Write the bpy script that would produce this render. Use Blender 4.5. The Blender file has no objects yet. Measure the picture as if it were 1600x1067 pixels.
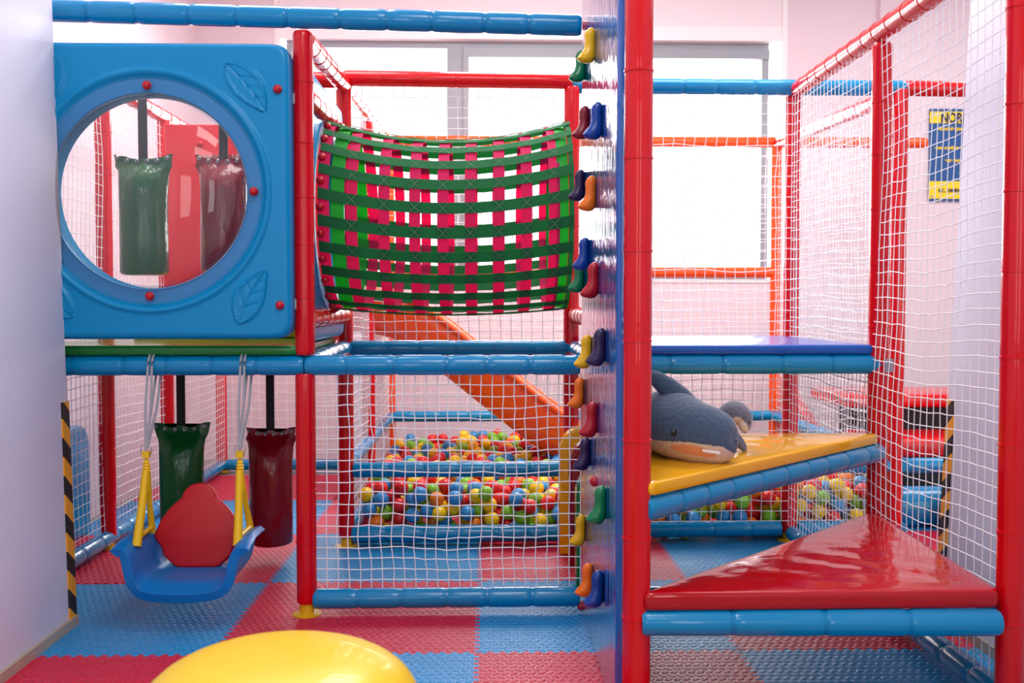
import bpy, math, random
import numpy as np
from mathutils import Vector, Matrix
from mathutils.geometry import tessellate_polygon
random.seed(7)
PI = math.pi
sc = bpy.context.scene
C = sc.collection

# ---------------------------------------------------------------- camera, world, lights
CAMZ = 1.32
cam_d = bpy.data.cameras.new('camera')
cam = bpy.data.objects.new('camera', cam_d); C.objects.link(cam)
cam.location = (0, 0, CAMZ)
cam.rotation_euler = (math.radians(90 - 2.1), 0, math.radians(-1.436))
cam_d.lens = 35; cam_d.sensor_width = 36; cam_d.clip_start = 0.05
cam_d.dof.use_dof = True; cam_d.dof.focus_distance = 4.2; cam_d.dof.aperture_fstop = 4.0
sc.camera = cam
bpy.context.view_layer.update()
_R = cam.rotation_euler.to_matrix(); _F = 1600 * 35 / 36

def at(px, py, Y):
    """world point that lies at depth Y behind pixel px, py of the 1600 x 1067 photograph"""
    d = _R @ Vector(((px - 800) / _F, (533.5 - py) / _F, -1))
    t = Y / d.y
    return Vector((d.x * t, Y, CAMZ + d.z * t))

w = bpy.data.worlds.new('World'); sc.world = w; w.use_nodes = True
w.node_tree.nodes['Background'].inputs[0].default_value = (0.93, 0.97, 1.0, 1)
w.node_tree.nodes['Background'].inputs[1].default_value = 1.9
sc.view_settings.view_transform = 'Standard'; sc.view_settings.look = 'None'
sc.view_settings.gamma = 1; sc.view_settings.use_curve_mapping = False
sc.view_settings.exposure = 0.3

def area(name, loc, rot, sx, sy, power, col=(1, 1, 1)):
    l = bpy.data.lights.new(name, 'AREA'); l.shape = 'RECTANGLE'; l.size = sx; l.size_y = sy
    l.energy = power; l.color = col
    o = bpy.data.objects.new(name, l); C.objects.link(o); o.location = loc; o.rotation_euler = rot
    return o
area('window_daylight', (0.35, 8.98, 2.6), (-PI / 2, 0, 0), 4.1, 2.0, 260, (0.96, 0.98, 1))
for x in (-1.15, 1.25):
    area('rear_window_daylight', (x, -2.95, 2.1), (PI / 2, 0, 0), .7, 2.4, 22, (1, 0.985, 0.97))
for i, (x, y, e) in enumerate([(0.1, -.6, 26), (0.1, 1.8, 40), (-1.2, 4.9, 34), (1.6, 4.9, 34), (0.3, 6.1, 74), (4.0, 6.2, 44)]):  # unseen lamps added at ceiling height to brighten the room
    area('added_ceiling_light', (x, y, 4.26), (0, 0, 0), 1.2, 1.2, e, (1, 0.98, 0.96))

# ---------------------------------------------------------------- materials
def lin(c):
    return tuple((v / 12.92 if v <= .04045 else ((v + .055) / 1.055) ** 2.4) for v in (x / 255 for x in c)) + (1,)

def mat(name, rgb, rough=.5, metal=0, bump=0, scale=20, coat=0, spec=.5, stretch=None, detail=3, sss=0, dist=.01, mottled=0, sheen=0):
    m = bpy.data.materials.new(name); m.use_nodes = True; nt = m.node_tree
    b = nt.nodes['Principled BSDF']
    b.inputs['Base Color'].default_value = lin(rgb); b.inputs['Roughness'].default_value = rough
    b.inputs['Metallic'].default_value = metal; b.inputs['Coat Weight'].default_value = coat
    b.inputs['Coat Roughness'].default_value = .06
    b.inputs['Specular IOR Level'].default_value = spec
    if sheen: b.inputs['Sheen Weight'].default_value = sheen
    if sss:
        b.inputs['Subsurface Weight'].default_value = sss; b.inputs['Subsurface Radius'].default_value = (.02, .02, .02)
    tc = nt.nodes.new('ShaderNodeTexCoord'); mp = nt.nodes.new('ShaderNodeMapping')
    nt.links.new(tc.outputs['Object'], mp.inputs[0])
    if stretch: mp.inputs['Scale'].default_value = stretch
    n = nt.nodes.new('ShaderNodeTexNoise'); n.inputs['Scale'].default_value = scale; n.inputs['Detail'].default_value = detail
    nt.links.new(mp.outputs[0], n.inputs[0])
    if bump:
        bp = nt.nodes.new('ShaderNodeBump'); bp.inputs['Strength'].default_value = bump; bp.inputs['Distance'].default_value = dist
        nt.links.new(n.outputs[0], bp.inputs['Height']); nt.links.new(bp.outputs[0], b.inputs['Normal'])
        if coat: nt.links.new(bp.outputs[0], b.inputs['Coat Normal'])
    if mottled:
        mx = nt.nodes.new('ShaderNodeMixRGB'); mx.blend_type = 'MULTIPLY'; mx.inputs[1].default_value = lin(rgb)
        mx.inputs[2].default_value = (1 - mottled,) * 3 + (1,)
        nt.links.new(n.outputs[0], mx.inputs[0]); nt.links.new(mx.outputs[0], b.inputs['Base Color'])
    return m

M = {}
def vinyl(name, rgb, **k):
    M[name] = mat(name, rgb, rough=k.pop('rough', .22), bump=k.pop('bump', .25), scale=k.pop('scale', 9), coat=k.pop('coat', .22), spec=.35, **k)
vinyl('red', (214, 2, 16)); vinyl('blue', (0, 134, 188)); vinyl('orange', (246, 84, 26)); vinyl('yellow', (240, 172, 0))  # on the far pipes, orange is red with window overexposure painted in
vinyl('green', (24, 122, 44)); vinyl('deep_blue', (8, 84, 176), scale=6); vinyl('step_red', (178, 2, 18), scale=5, bump=.35, rough=.12, detail=1.5, stretch=(.8, 2.2, 1))
vinyl('step_yellow', (244, 176, 0), scale=3.5, bump=.22, rough=.12, detail=1)
vinyl('bag_green', (14, 92, 40), scale=14, bump=.9, stretch=(1.6, 1.6, .5)); vinyl('bag_red', (140, 8, 26), scale=14, bump=.9, stretch=(1.6, 1.6, .5))
M['mold_blue'] = mat('mold_blue', (0, 138, 192), rough=.34, spec=.3, bump=.08, scale=60)
M['mold_red'] = mat('mold_red', (205, 22, 36), rough=.35, bump=.08, scale=60)
M['swing_blue'] = mat('swing_blue', (2, 116, 190), rough=.36, spec=.35)
M['swing_yellow'] = mat('swing_yellow', (246, 196, 0), rough=.35)
M['swing_red'] = mat('swing_red', (196, 8, 24), rough=.42, bump=.05, scale=80)
M['bolt_red'] = mat('bolt_red', (190, 8, 26), rough=.28)
M['net'] = mat('net', (250, 250, 252), rough=.8)
M['rope'] = mat('rope', (172, 172, 178), rough=.8, bump=.4, scale=200)
M['metal'] = mat('metal', (176, 178, 182), rough=.35, metal=.9)
M['black'] = mat('black', (20, 20, 24), rough=.7)
M['foot'] = mat('foot', (232, 176, 20), rough=.4)
M['frame_grey'] = mat('frame_grey', (150, 158, 166), rough=.45)
M['wall_white'] = mat('wall_white', (216, 214, 230), rough=.6, bump=.06, scale=90)
M['wall_pink'] = mat('wall_pink', (230, 216, 222), rough=.75, bump=.06, scale=80)
M['white'] = mat('white', (244, 243, 244), rough=.6)
M['lintel'] = mat('lintel', (240, 232, 236), rough=.7)
M['wall_rear'] = mat('wall_rear', (132, 126, 130), rough=.8)
M['ceiling'] = mat('ceiling', (244, 242, 243), rough=.8)
M['wood'] = mat('wood', (196, 178, 158), rough=.5, bump=.1, scale=12, stretch=(8, 1, 8), mottled=.35)
M['subfloor'] = mat('subfloor', (150, 148, 150), rough=.7)
M['strap_green'] = mat('strap_green', (46, 142, 84), rough=.75, bump=.5, scale=350)
M['strap_pink'] = mat('strap_pink', (226, 52, 124), rough=.75, bump=.5, scale=350)
M['strap_lime'] = mat('strap_lime', (50, 190, 70), rough=.6, bump=.3, scale=300)
for _n in ('strap_green', 'strap_pink', 'strap_lime'):
    _t = M[_n].node_tree; _b = _t.nodes['Principled BSDF']; _tr = _t.nodes.new('ShaderNodeBsdfTranslucent'); _mx = _t.nodes.new('ShaderNodeMixShader')
    _tr.inputs[0].default_value = tuple(min(1, c * 1.3) for c in _b.inputs['Base Color'].default_value[:3]) + (1,); _mx.inputs[0].default_value = .55
    _t.links.new(_b.outputs[0], _mx.inputs[1]); _t.links.new(_tr.outputs[0], _mx.inputs[2]); _t.links.new(_mx.outputs[0], _t.nodes['Material Output'].inputs[0])
M['stitch'] = mat('stitch', (110, 160, 120), rough=.8)
M['plush_navy'] = mat('plush_navy', (72, 94, 120), rough=.95, bump=.6, scale=60, mottled=.5, sheen=.3)
M['plush_grey'] = mat('plush_grey', (118, 118, 132), rough=.95, bump=.6, scale=70, mottled=.35, sheen=.3)
M['plush_cream'] = mat('plush_cream', (222, 196, 172), rough=.95, bump=.4, scale=80, mottled=.15)
M['plush_mouth'] = mat('plush_mouth', (226, 150, 96), rough=.9)
M['eye'] = mat('eye', (8, 8, 10), rough=.08)
M['pouf'] = mat('pouf', (244, 200, 0), rough=.38, coat=.2, bump=.1, scale=4)
M['slide'] = mat('slide', (255, 96, 28), rough=.25, coat=.4, bump=.05, scale=5)
M['sign_blue'] = mat('sign_blue', (26, 84, 146), rough=.4)
M['sign_yellow'] = mat('sign_yellow', (248, 216, 30), rough=.4)
M['sign_navy'] = mat('sign_navy', (14, 34, 78), rough=.4)

# climbing wall vinyl: strongly rippled along the height
M['wall_blue'] = mat('wall_blue', (6, 84, 170), rough=.1, bump=.55, scale=5, stretch=(1, 5, .9), coat=1, dist=.02)

def ball_mat(n, rgb):
    M[n] = mat(n, rgb, rough=.3, sss=.12)
for n, c in dict(ball_red=(226, 34, 34), ball_yellow=(252, 208, 20), ball_blue=(52, 146, 208), ball_green=(128, 196, 44), ball_orange=(246, 128, 20)).items():
    ball_mat(n, c)

def foam(name, rgb):
    """EVA mat with rows of raised leaf grains, alternate rows leaning the other way"""
    m = bpy.data.materials.new(name); m.use_nodes = True; nt = m.node_tree; L = nt.links; N = nt.nodes
    b = N['Principled BSDF']; b.inputs['Roughness'].default_value = .42; b.inputs['Specular IOR Level'].default_value = .35
    b.inputs['Base Color'].default_value = lin(rgb)
    tc = N.new('ShaderNodeTexCoord')
    mp = N.new('ShaderNodeMapping'); L.new(tc.outputs['Object'], mp.inputs[0])
    def math_(op, a, b_=None):
        n = N.new('ShaderNodeMath'); n.operation = op
        for i, v in enumerate((a, b_)):
            if v is None: continue
            if isinstance(v, (int, float)): n.inputs[i].default_value = v
            else: L.new(v, n.inputs[i])
        return n.outputs[0]
    sp = N.new('ShaderNodeSeparateXYZ'); L.new(mp.outputs[0], sp.inputs[0])
    PX, PY = .032, .034
    row = math_('FLOOR', math_('DIVIDE', sp.outputs[1], PY))
    odd = math_('FLOORED_MODULO', row, 2)
    v = math_('SUBTRACT', math_('FRACT', math_('DIVIDE', sp.outputs[1], PY)), .5)
    sgn = math_('SUBTRACT', math_('MULTIPLY', odd, 2), 1)
    xs = math_('ADD', math_('DIVIDE', sp.outputs[0], PX), math_('MULTIPLY', odd, .5))
    u = math_('SUBTRACT', math_('FRACT', xs), .5)
    v2 = math_('SUBTRACT', v, math_('MULTIPLY', math_('MULTIPLY', u, sgn), .5))
    d = math_('ADD', math_('POWER', math_('MULTIPLY', math_('ABSOLUTE', u), 2.15), 2), math_('POWER', math_('MULTIPLY', math_('ABSOLUTE', v2), 2.5), 2))
    h = math_('MAXIMUM', math_('SUBTRACT', 1, d), 0)
    h = math_('POWER', h, .5)
    bp = N.new('ShaderNodeBump'); bp.inputs['Strength'].default_value = 1; bp.inputs['Distance'].default_value = .006
    L.new(h, bp.inputs['Height']); L.new(bp.outputs[0], b.inputs['Normal'])
    M[name] = m
foam('foam_red', (210, 30, 66)); foam('foam_blue', (34, 146, 208))

def hazard(name):
    m = mat(name, (245, 165, 30), rough=.5); nt = m.node_tree; N = nt.nodes; L = nt.links
    tc = N.new('ShaderNodeTexCoord'); sp = N.new('ShaderNodeSeparateXYZ'); L.new(tc.outputs['Object'], sp.inputs[0])
    a = N.new('ShaderNodeMath'); a.operation = 'MULTIPLY_ADD'; a.inputs[1].default_value = .8
    L.new(sp.outputs[1], a.inputs[0]); L.new(sp.outputs[2], a.inputs[2])
    d = N.new('ShaderNodeMath'); d.operation = 'DIVIDE'; d.inputs[1].default_value = .155; L.new(a.outputs[0], d.inputs[0])
    f = N.new('ShaderNodeMath'); f.operation = 'FRACT'; L.new(d.outputs[0], f.inputs[0])
    g = N.new('ShaderNodeMath'); g.operation = 'GREATER_THAN'; g.inputs[1].default_value = .5; L.new(f.outputs[0], g.inputs[0])
    mx = N.new('ShaderNodeMixRGB'); mx.inputs[1].default_value = lin((245, 165, 30)); mx.inputs[2].default_value = lin((18, 16, 20))
    L.new(g.outputs[0], mx.inputs[0]); L.new(mx.outputs[0], N['Principled BSDF'].inputs['Base Color'])
    M[name] = m
hazard('hazard')

def clear(name, base, rgb=(255, 255, 255)):
    m = bpy.data.materials.new(name); m.use_nodes = True; nt = m.node_tree; N = nt.nodes; L = nt.links
    N.remove(N['Principled BSDF'])
    t = N.new('ShaderNodeBsdfTransparent'); t.inputs[0].default_value = lin(rgb)
    g = N.new('ShaderNodeBsdfGlossy'); g.inputs['Roughness'].default_value = .04
    df = N.new('ShaderNodeBsdfDiffuse'); df.inputs[0].default_value = (.9, .92, .96, 1)
    lw = N.new('ShaderNodeFresnel'); lw.inputs[0].default_value = 1.45
    m1 = N.new('ShaderNodeMixShader'); L.new(lw.outputs[0], m1.inputs[0]); L.new(t.outputs[0], m1.inputs[1]); L.new(g.outputs[0], m1.inputs[2])
    m2 = N.new('ShaderNodeMixShader'); m2.inputs[0].default_value = base; L.new(m1.outputs[0], m2.inputs[1]); L.new(df.outputs[0], m2.inputs[2])
    L.new(m2.outputs[0], N['Material Output'].inputs[0])
    M[name] = m
clear('dome', .02); clear('flange', .035, (225, 242, 250)); clear('glass', .0)

# ---------------------------------------------------------------- mesh helpers
class MB:
    def __init__(s): s.v = []; s.f = []
    def add(s, v, f):
        o = len(s.v); s.v += [tuple(p) for p in v]; s.f += [tuple(i + o for i in q) for q in f]; return s
    def box(s, lo, hi):
        x0, y0, z0 = lo; x1, y1, z1 = hi
        return s.add([(x0, y0, z0), (x1, y0, z0), (x1, y1, z0), (x0, y1, z0), (x0, y0, z1), (x1, y0, z1), (x1, y1, z1), (x0, y1, z1)],
                     [(3, 2, 1, 0), (4, 5, 6, 7), (0, 1, 5, 4), (1, 2, 6, 5), (2, 3, 7, 6), (3, 0, 4, 7)])
    def grid(s, P, close_u=False, close_v=False, cap0=False, cap1=False):
        """P[i][j] rows of points"""
        nu, nv = len(P), len(P[0]); o = len(s.v)
        for r in P: s.v += [tuple(p) for p in r]
        for i in range(nu if close_u else nu - 1):
            for j in range(nv if close_v else nv - 1):
                a = i * nv + j; b = i * nv + (j + 1) % nv; c = ((i + 1) % nu) * nv + (j + 1) % nv; d = ((i + 1) % nu) * nv + j
                s.f.append((o + a, o + b, o + c, o + d))
        if cap0: s.f.append(tuple(o + j for j in reversed(range(nv))))
        if cap1: s.f.append(tuple(o + (nu - 1) * nv + j for j in range(nv)))
        return s
    def sweep(s, pts, rad, n=16, cap=True, aspect=1.0, up=Vector((0, 0, 1))):
        pts = [Vector(p) for p in pts]
        if not isinstance(rad, (list, tuple)): rad = [rad] * len(pts)
        rows = []
        for i, p in enumerate(pts):
            t = (pts[min(i + 1, len(pts) - 1)] - pts[max(i - 1, 0)])
            t = t.normalized() if t.length > 1e-9 else Vector((0, 0, 1))
            u = up if abs(t.dot(up)) < .95 else Vector((0, 1, 0))
            a = t.cross(u).normalized(); b = a.cross(t).normalized()
            ra, rb = rad[i] if isinstance(rad[i], (list, tuple)) else (rad[i], rad[i] * aspect)
            rows.append([p + a * math.cos(2 * PI * k / n) * ra + b * math.sin(2 * PI * k / n) * rb for k in range(n)])
        return s.grid(rows, close_v=True, cap0=cap, cap1=cap)
    def lathe(s, prof, c=(0, 0, 0), n=32, axis='z'):
        rows = []
        for r, h in prof:
            row = []
            for k in range(n):
                a = 2 * PI * k / n; x, y = r * math.cos(a), r * math.sin(a)
                q = {'z': (x, y, h), 'y': (x, h, -y), 'x': (h, x, y)}[axis]
                row.append((q[0] + c[0], q[1] + c[1], q[2] + c[2]))
            rows.append(row)
        return s.grid(rows, close_v=True, cap0=True, cap1=True)
    def prism(s, poly, z0, z1, bev=0.0, steps=4):
        """extruded polygon (x, y) counter-clockwise with rounded rims"""
        n = len(poly); c = Vector((sum(p[0] for p in poly) / n, sum(p[1] for p in poly) / n))
        P = [Vector(p) for p in poly]
        nrm = []
        for i in range(n):
            e1 = (P[i] - P[i - 1]).normalized(); e2 = (P[(i + 1) % n] - P[i]).normalized()
            m = Vector((e1.y + e2.y, -e1.x - e2.x)); m = m.normalized() if m.length > 1e-6 else Vector((e1.y, -e1.x))
            nrm.append(m)
        rows = []
        if bev:
            for k in range(steps + 1):
                a = PI / 2 * k / steps; rows.append([(p.x - q.x * bev * (1 - math.sin(a)), p.y - q.y * bev * (1 - math.sin(a)), z0 + bev * (1 - math.cos(a))) for p, q in zip(P, nrm)])
            for k in range(steps + 1):
                a = PI / 2 * k / steps; rows.append([(p.x - q.x * bev * (1 - math.cos(a)), p.y - q.y * bev * (1 - math.cos(a)), z1 - bev * (1 - math.sin(a))) for p, q in zip(P, nrm)])
        else:
            rows = [[(p.x, p.y, z0) for p in P], [(p.x, p.y, z1) for p in P]]
        return s.grid(rows, close_v=True, cap0=True, cap1=True)
    def xf(s, Mx):
        s.v = [tuple(Mx @ Vector(p)) for p in s.v]; return s

def obj(name, mb, m, parent=None, smooth=True, angle=40):
    me = bpy.data.meshes.new(name); me.from_pydata(mb.v, [], mb.f); me.update()
    me.materials.append(M[m])
    o = bpy.data.objects.new(name, me); C.objects.link(o)
    if smooth:
        me.polygons.foreach_set('use_smooth', [True] * len(me.polygons))
        try: me.set_sharp_from_angle(angle=math.radians(angle))
        except Exception: pass
    if parent is not None:
        o.parent = parent
        me.transform(Matrix.Translation(-parent_loc(parent)))
    return o

def parent_loc(p):
    v = Vector((0, 0, 0))
    while p is not None: v += p.location; p = p.parent
    return v

def thing(name, label, cat, loc=(0, 0, 0), group=None):
    o = bpy.data.objects.new(name, None); C.objects.link(o); o.location = loc; o.empty_display_size = .05
    o['label'] = label; o['category'] = cat
    if group: o['group'] = group
    return o

def tag(o, label, cat, group=None, kind=None):
    o['label'] = label; o['category'] = cat
    if group: o['group'] = group
    if kind: o['kind'] = kind
    return o

def struct(name, mb, m, smooth=False):
    o = obj(name, mb, m, smooth=smooth); o['kind'] = 'structure'; return o

def rot_to(d):
    return Vector(d).to_track_quat('Z', 'Y').to_matrix().to_4x4()

# ---------------------------------------------------------------- the room
struct('floor', MB().box((-2.6, -3, -.12), (5.6, 8.62, -.0125)), 'subfloor')
struct('ceiling', MB().box((-2.6, -3, 4.3), (5.6, 8.9, 4.4)), 'ceiling')
LEAN_L, LEAN_R = -.021, .039     # both partition walls stand slightly out of plumb
def lean(mb, k): mb.v = [(x + k * z, y, z) for x, y, z in mb.v]; return mb
struct('wall_left', lean(MB().box((-1.83, -3, -.0125), (-1.705, 4.12, 4.3)), LEAN_L), 'wall_white')
struct('wall_right', lean(MB().box((1.90, -3, -.0125), (2.03, 4.12, 4.3)), LEAN_R), 'wall_white')
struct('wall_far_left', MB().box((-2.6, 2.0, -.0125), (-2.47, 8.62, 4.3)), 'wall_pink')
struct('wall_far_right', MB().box((5.5, 2.0, -.0125), (5.6, 8.62, 4.3)), 'wall_pink')
WY = 8.62
W0 = at(429, 60, WY); W1 = at(1230, 60, WY); WZ0 = at(800, 436, WY).z; WZ1 = 3.62
x0, x1 = W0.x, W1.x
wb = MB()
wb.box((-2.6, WY, -.0125), (x0, WY + .2, 4.3)).box((x0, WY, -.0125), (x1, WY + .2, WZ0))
wb.box((x1, WY, -.0125), (5.6, WY + .2, 4.3)).box((x0, WY, 4.05), (x1, WY + .2, 4.3))
struct('wall_back', wb, 'wall_pink')
struct('wall_back_pilaster', MB().box((at(1371, 60, WY).x, WY - .06, -.0125), (5.5, WY, 4.3)), 'wall_pink')
# white plaster reveal round the opening with the boxed lintel above the glass
rv = MB(); rv.box((x0 - .001, WY - .004, WZ0), (x0 + .035, WY + .2, 4.05)).box((x1 - .04, WY - .004, WZ0), (x1 + .001, WY + .2, 4.05))
rv.box((x0, WY + .01, 3.60), (x1, WY + .2, 3.72)).box((x0, WY - .01, WZ0 - .03), (x1, WY + .2, WZ0))
struct('trim_1', rv, 'white')
struct('trim_2', MB().box((x0 + .036, WY + .015, 3.721), (x1 - .041, WY + .2, 4.049)), 'lintel')
def wx(px): return at(px, 200, WY + .1).x
wf = MB(); ya, yb = WY + .1, WY + .16
fx0, fx1, m0, m1 = wx(449), wx(1200), wx(699), wx(724)
ft = 3.60; fb = WZ0
_k = [0]
def fr(a, b, c, d, y0=ya, y1=yb): _k[0] += 1; e = .0011 * _k[0]; wf.box((a, y0 - e, c), (b, y1 - e, d))
fr(fx0, fx1, ft - .06, ft); fr(fx0, fx1, fb, fb + .06); fr(fx0, fx0 + .05, fb, ft); fr(fx1 - .06, fx1, fb, ft); fr(m0, m1, fb, ft)
# opening sash right of the mullion
s0 = m1 + .02
fr(m1, fx1, ft - .14, ft - .06, ya - .02, yb); fr(m1, m1 + .05, fb + .06, ft - .1, ya - .02, yb)
win = struct('window_1', wf, 'frame_grey')
g = obj('window_glass', MB().box((fx0 + .05, ya + .025, fb + .06), (m0, ya + .03, ft - .06)).box((m1 + .05, ya + .025, fb + .06), (fx1 - .06, ya + .03, ft - .14)), 'glass', win, smooth=False)
struct('wall_rear', MB().box((-2.6, -3.12, -.0125), (2.8, -3.0, 4.3)), 'wall_rear')
struct('baseboard_left', MB().box((-1.705, -3, 0), (-1.69, 4.12, .04)), 'wood')
struct('baseboard_right', MB().box((1.885, -3, 0), (1.90, 4.12, .04)), 'wood')
def guard(x, s, label):
    mb = MB().box((min(x, x + s * .006), 4.06, .002), (max(x, x + s * .006), 4.126, .925)).box((min(x - s * .055, x), 4.12, .002), (max(x - s * .055, x), 4.126, .925))
    tag(obj('corner_guard', lean(mb, LEAN_L if s > 0 else LEAN_R), 'hazard', smooth=False), label, 'corner guard', 'striped corner guards')
guard(-1.705, 1, 'yellow and black striped guard on edge of the left white wall')
guard(1.90, -1, 'yellow and black striped guard on edge of the right wall, behind netting')

# ---------------------------------------------------------------- foam mats
XB = [-2.04, -1.04, -.04, .96, 1.96, 2.96]; YB = [2.74, 3.74, 4.72, 5.72, 6.73, 7.73]
PER = 1 / 22
def tooth(t):
    ph = (t / PER) % 1
    return .010 * (1 if ph < .5 else -1)
def seam(a, b, fixed, horiz, flat=False):
    """points from a to b along a seam line at coordinate fixed"""
    pts = []; st = PER / 2; d = 1 if b > a else -1
    if flat: return [((a, fixed) if horiz else (fixed, a))]
    k0 = math.ceil(min(a, b) / st + .3); k1 = math.floor(max(a, b) / st - .3)
    ks = list(range(k0, k1 + 1)); ks = ks if d > 0 else ks[::-1]
    pts.append((a, fixed))
    for k in ks:
        e = k * st; fl = .003
        va = tooth(e - st / 2 * d); vb = tooth(e + st / 2 * d)
        pts += [(e - .0012 * d, fixed + va), (e + .0012 * d, fixed + vb)]
    if pts[1:]:
        pts[1:1] = [(a + d * .002, pts[1][1])] if abs(pts[1][0] - a) > .004 else []
        pts.append((b - d * .002, pts[-1][1]))
    return pts if horiz else [(q, p) for p, q in pts]
roww = ['nearest', 'second', 'third', 'fourth', 'fifth']; colw = ['first', 'second', 'third', 'fourth', 'fifth']
extra = {(0, 1): 'under the near yellow pouf', (1, 2): 'before the climbing wall', (2, 0): 'behind the baby swing', (1, 0): 'in front of the swing'}
def foam_mat(i, j):
    xa, xb, ya, yb = XB[i], XB[i + 1], YB[j], YB[j + 1]
    left_flat = i == 0
    if i == 0: xa = -1.70 if j <= 1 else -2.40
    g = .0006
    P = seam(xa, xb, ya, True) + seam(ya, yb, xb, False, i == 4 or i == 3 and j < 2) + seam(xb, xa, yb, True) + seam(yb, ya, xa, False, left_flat)
    col = 'blue' if (i + j) % 2 == 1 else 'red'
    if i == 3 and j < 2: P = [(min(x, 1.895), y) for x, y in P]
    if (i, j) == (0, 1): P = P[:-1] + [(-2.40, yb), (-2.40, 4.125), (-1.70, 4.125)] + ([P[-1]] if P[-1][1] < 4 else [])
    Q = [P[0]]
    for p in P[1:]:
        if abs(p[0] - Q[-1][0]) + abs(p[1] - Q[-1][1]) > 1e-5: Q.append(p)
    P = Q; n_ = len(P)
    tri = tessellate_polygon([[Vector((x, y, 0)) for x, y in P]])
    mb = MB(); mb.v = [(x, y, 0) for x, y in P] + [(x, y, -.0124) for x, y in P]
    for t in tri:
        a, b, c = (Vector(P[k]) for k in t)
        mb.f.append(tuple(t) if (b - a).cross(c - a) > 0 else tuple(reversed(t)))
    mb.f += [(k, n_ + k, n_ + (k + 1) % n_, (k + 1) % n_) for k in range(n_)]
    o = obj('foam_mat', mb, 'foam_' + col, smooth=False)
    tag(o, f'{col} puzzle edged foam floor mat, {roww[j]} row back, {colw[i]} column from the left', 'floor mat', 'interlocking foam floor mats')
for j in range(5):
    for i in range(5):
        if j >= 4 and i >= 1 or i == 4 and j not in (2, 3): continue
        foam_mat(i, j)

# ---------------------------------------------------------------- padded tubes
RP = .0425
def tube(p0, p1, r=RP, sp=.22, n=20, seed=None, welt=False, mb=None):
    p0, p1 = Vector(p0), Vector(p1); L = (p1 - p0).length; d = (p1 - p0) / L
    rnd = random.Random(seed if seed is not None else int(L * 1000) + int(p0.x * 77) + int(p0.z * 31))
    k = max(1, round(L / sp)); st = [(0, r * .86), (.008, r * .97), (.02, r)]
    for i in range(1, k):
        c = L * i / k + rnd.uniform(-.02, .02)
        if welt: st += [(c - .02, r), (c - .005, r * .99), (c - .004, r * 1.055), (c + .003, r * 1.055), (c + .004, r * .985), (c + .02, r)]
        else: st += [(c - .035, r * 1.005), (c - .014, r * .985), (c - .0065, r * .945), (c - .0055, r * .90), (c - .0025, r * .90), (c - .002, r * .96), (c + .002, r * .96), (c + .0025, r * .90), (c + .0055, r * .90), (c + .0065, r * .945), (c + .014, r * .985), (c + .035, r * 1.005)]
    st += [(L - .02, r), (L - .008, r * .97), (L, r * .86)]
    if d.z > .9: bow = Vector((0, 0, 0))
    mb = mb or MB()
    return mb.sweep([p0 + d * t for t, _ in st], [q for _, q in st], n=n)

class Frame:
    def __init__(s, name, label, loc, cat='play frame'): s.r = thing(name, label, cat, loc)
    def post(s, x, y, z0, z1, m='red', foot=True, sp=.24, r=RP):
        o = obj('post', tube((x, y, z0 + (.05 if foot else 0)), (x, y, z1), r=r, sp=sp, welt=True), m, s.r)
        if foot:
            f = MB().lathe([(.0, 0), (.062, 0), (.062, .004), (.05, .008), (.031, .009), (.030, .09)], (x, y, 0), 28)
            obj('foot', f, 'foot', o)
        return o
    def rail(s, a, b, m='blue', r=RP, sp=.2, name='rail'):
        return obj(name, tube(a, b, r=r, sp=sp, welt=m != 'blue'), m, s.r)

ZT, ZM, ZB = 2.49, 1.065, .066
YBf, YC, YD, YE = 4.23, 5.43, 6.48, 7.9
XL, XM, XR = -2.06, -.77, .46
F = Frame('play_frame', 'tall red and blue padded pipe frame holding the net tunnel and window panel', (-.77, 4.23, 0))
F.post(XM, YBf, 0, ZM - .035); F.post(XM, YBf, ZM + .045, ZT - .03, foot=False); F.post(XM, YC, 0, 2.50); F.post(XR, YC, 0, 2.50)
F.post(XL, YC, 0, 2.50); F.post(XL, YD - .03, 0, 2.5); F.post(XM, YD, 0, 2.5); F.post(-2.1, YE, 0, 2.55); F.post(.51, YBf + .02, 0, 2.46)
F.post(XL - .0, 4.2, 0, 2.46)
F.rail((-2.25, YBf - .02, 2.545), (.395, YBf - .02, ZT), r=.0445)
F.rail((-2.1, YBf, ZM), (XM - .002, YBf, ZM)); F.rail((XM + .002, YBf, ZM), (.395, YBf, ZM)); F.rail((XM + .03, YBf, ZB), (.395, YBf, ZB + .003))
F.rail((XL, YC, 2.53), (XM, YC, 2.53), 'red'); F.rail((XM, YC, 2.54), (XR, YC, 2.53), 'red')
F.rail((XM, YC, 1.085), (XR, YC, 1.085)); F.rail((XL, YC, 1.06), (XM, YC, 1.06))
for x in (XM, XR + .02):
    e = YBf + .03
    if x < 0:
        F.rail((x, e, 2.44), (x, YC - .02, 2.5), 'red', sp=.16)
        F.rail((x, e, 2.2), (x, YC - .04, 2.23), 'red', sp=.16)
    F.rail((x, e, 1.26), (x, YC - .04, 1.265), 'red', sp=.18)
    F.rail((x, e, ZM), (x, YC - .04, 1.085), sp=.2)
F.rail((XL, 4.16, .055), (XL, YD - .1, .055), sp=.22); F.rail((XL, YD, .055), (-2.1, YE, .055), sp=.22)
F.rail((XL, 4.16, 2.5), (XL, YD, 2.52), 'red'); F.rail((XL, YD, 2.52), (-2.1, YE, 2.55), 'red')
F.rail((XL, 4.2, 1.06), (XL, YD, 1.06)); F.rail((-2.1, YE, .055), (XM - .06, YE, .055))
F.rail((-2.1, YE, 2.58), (XM, YE, 2.6), 'orange')  # red rail by the window, its overexposure put into the orange

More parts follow.
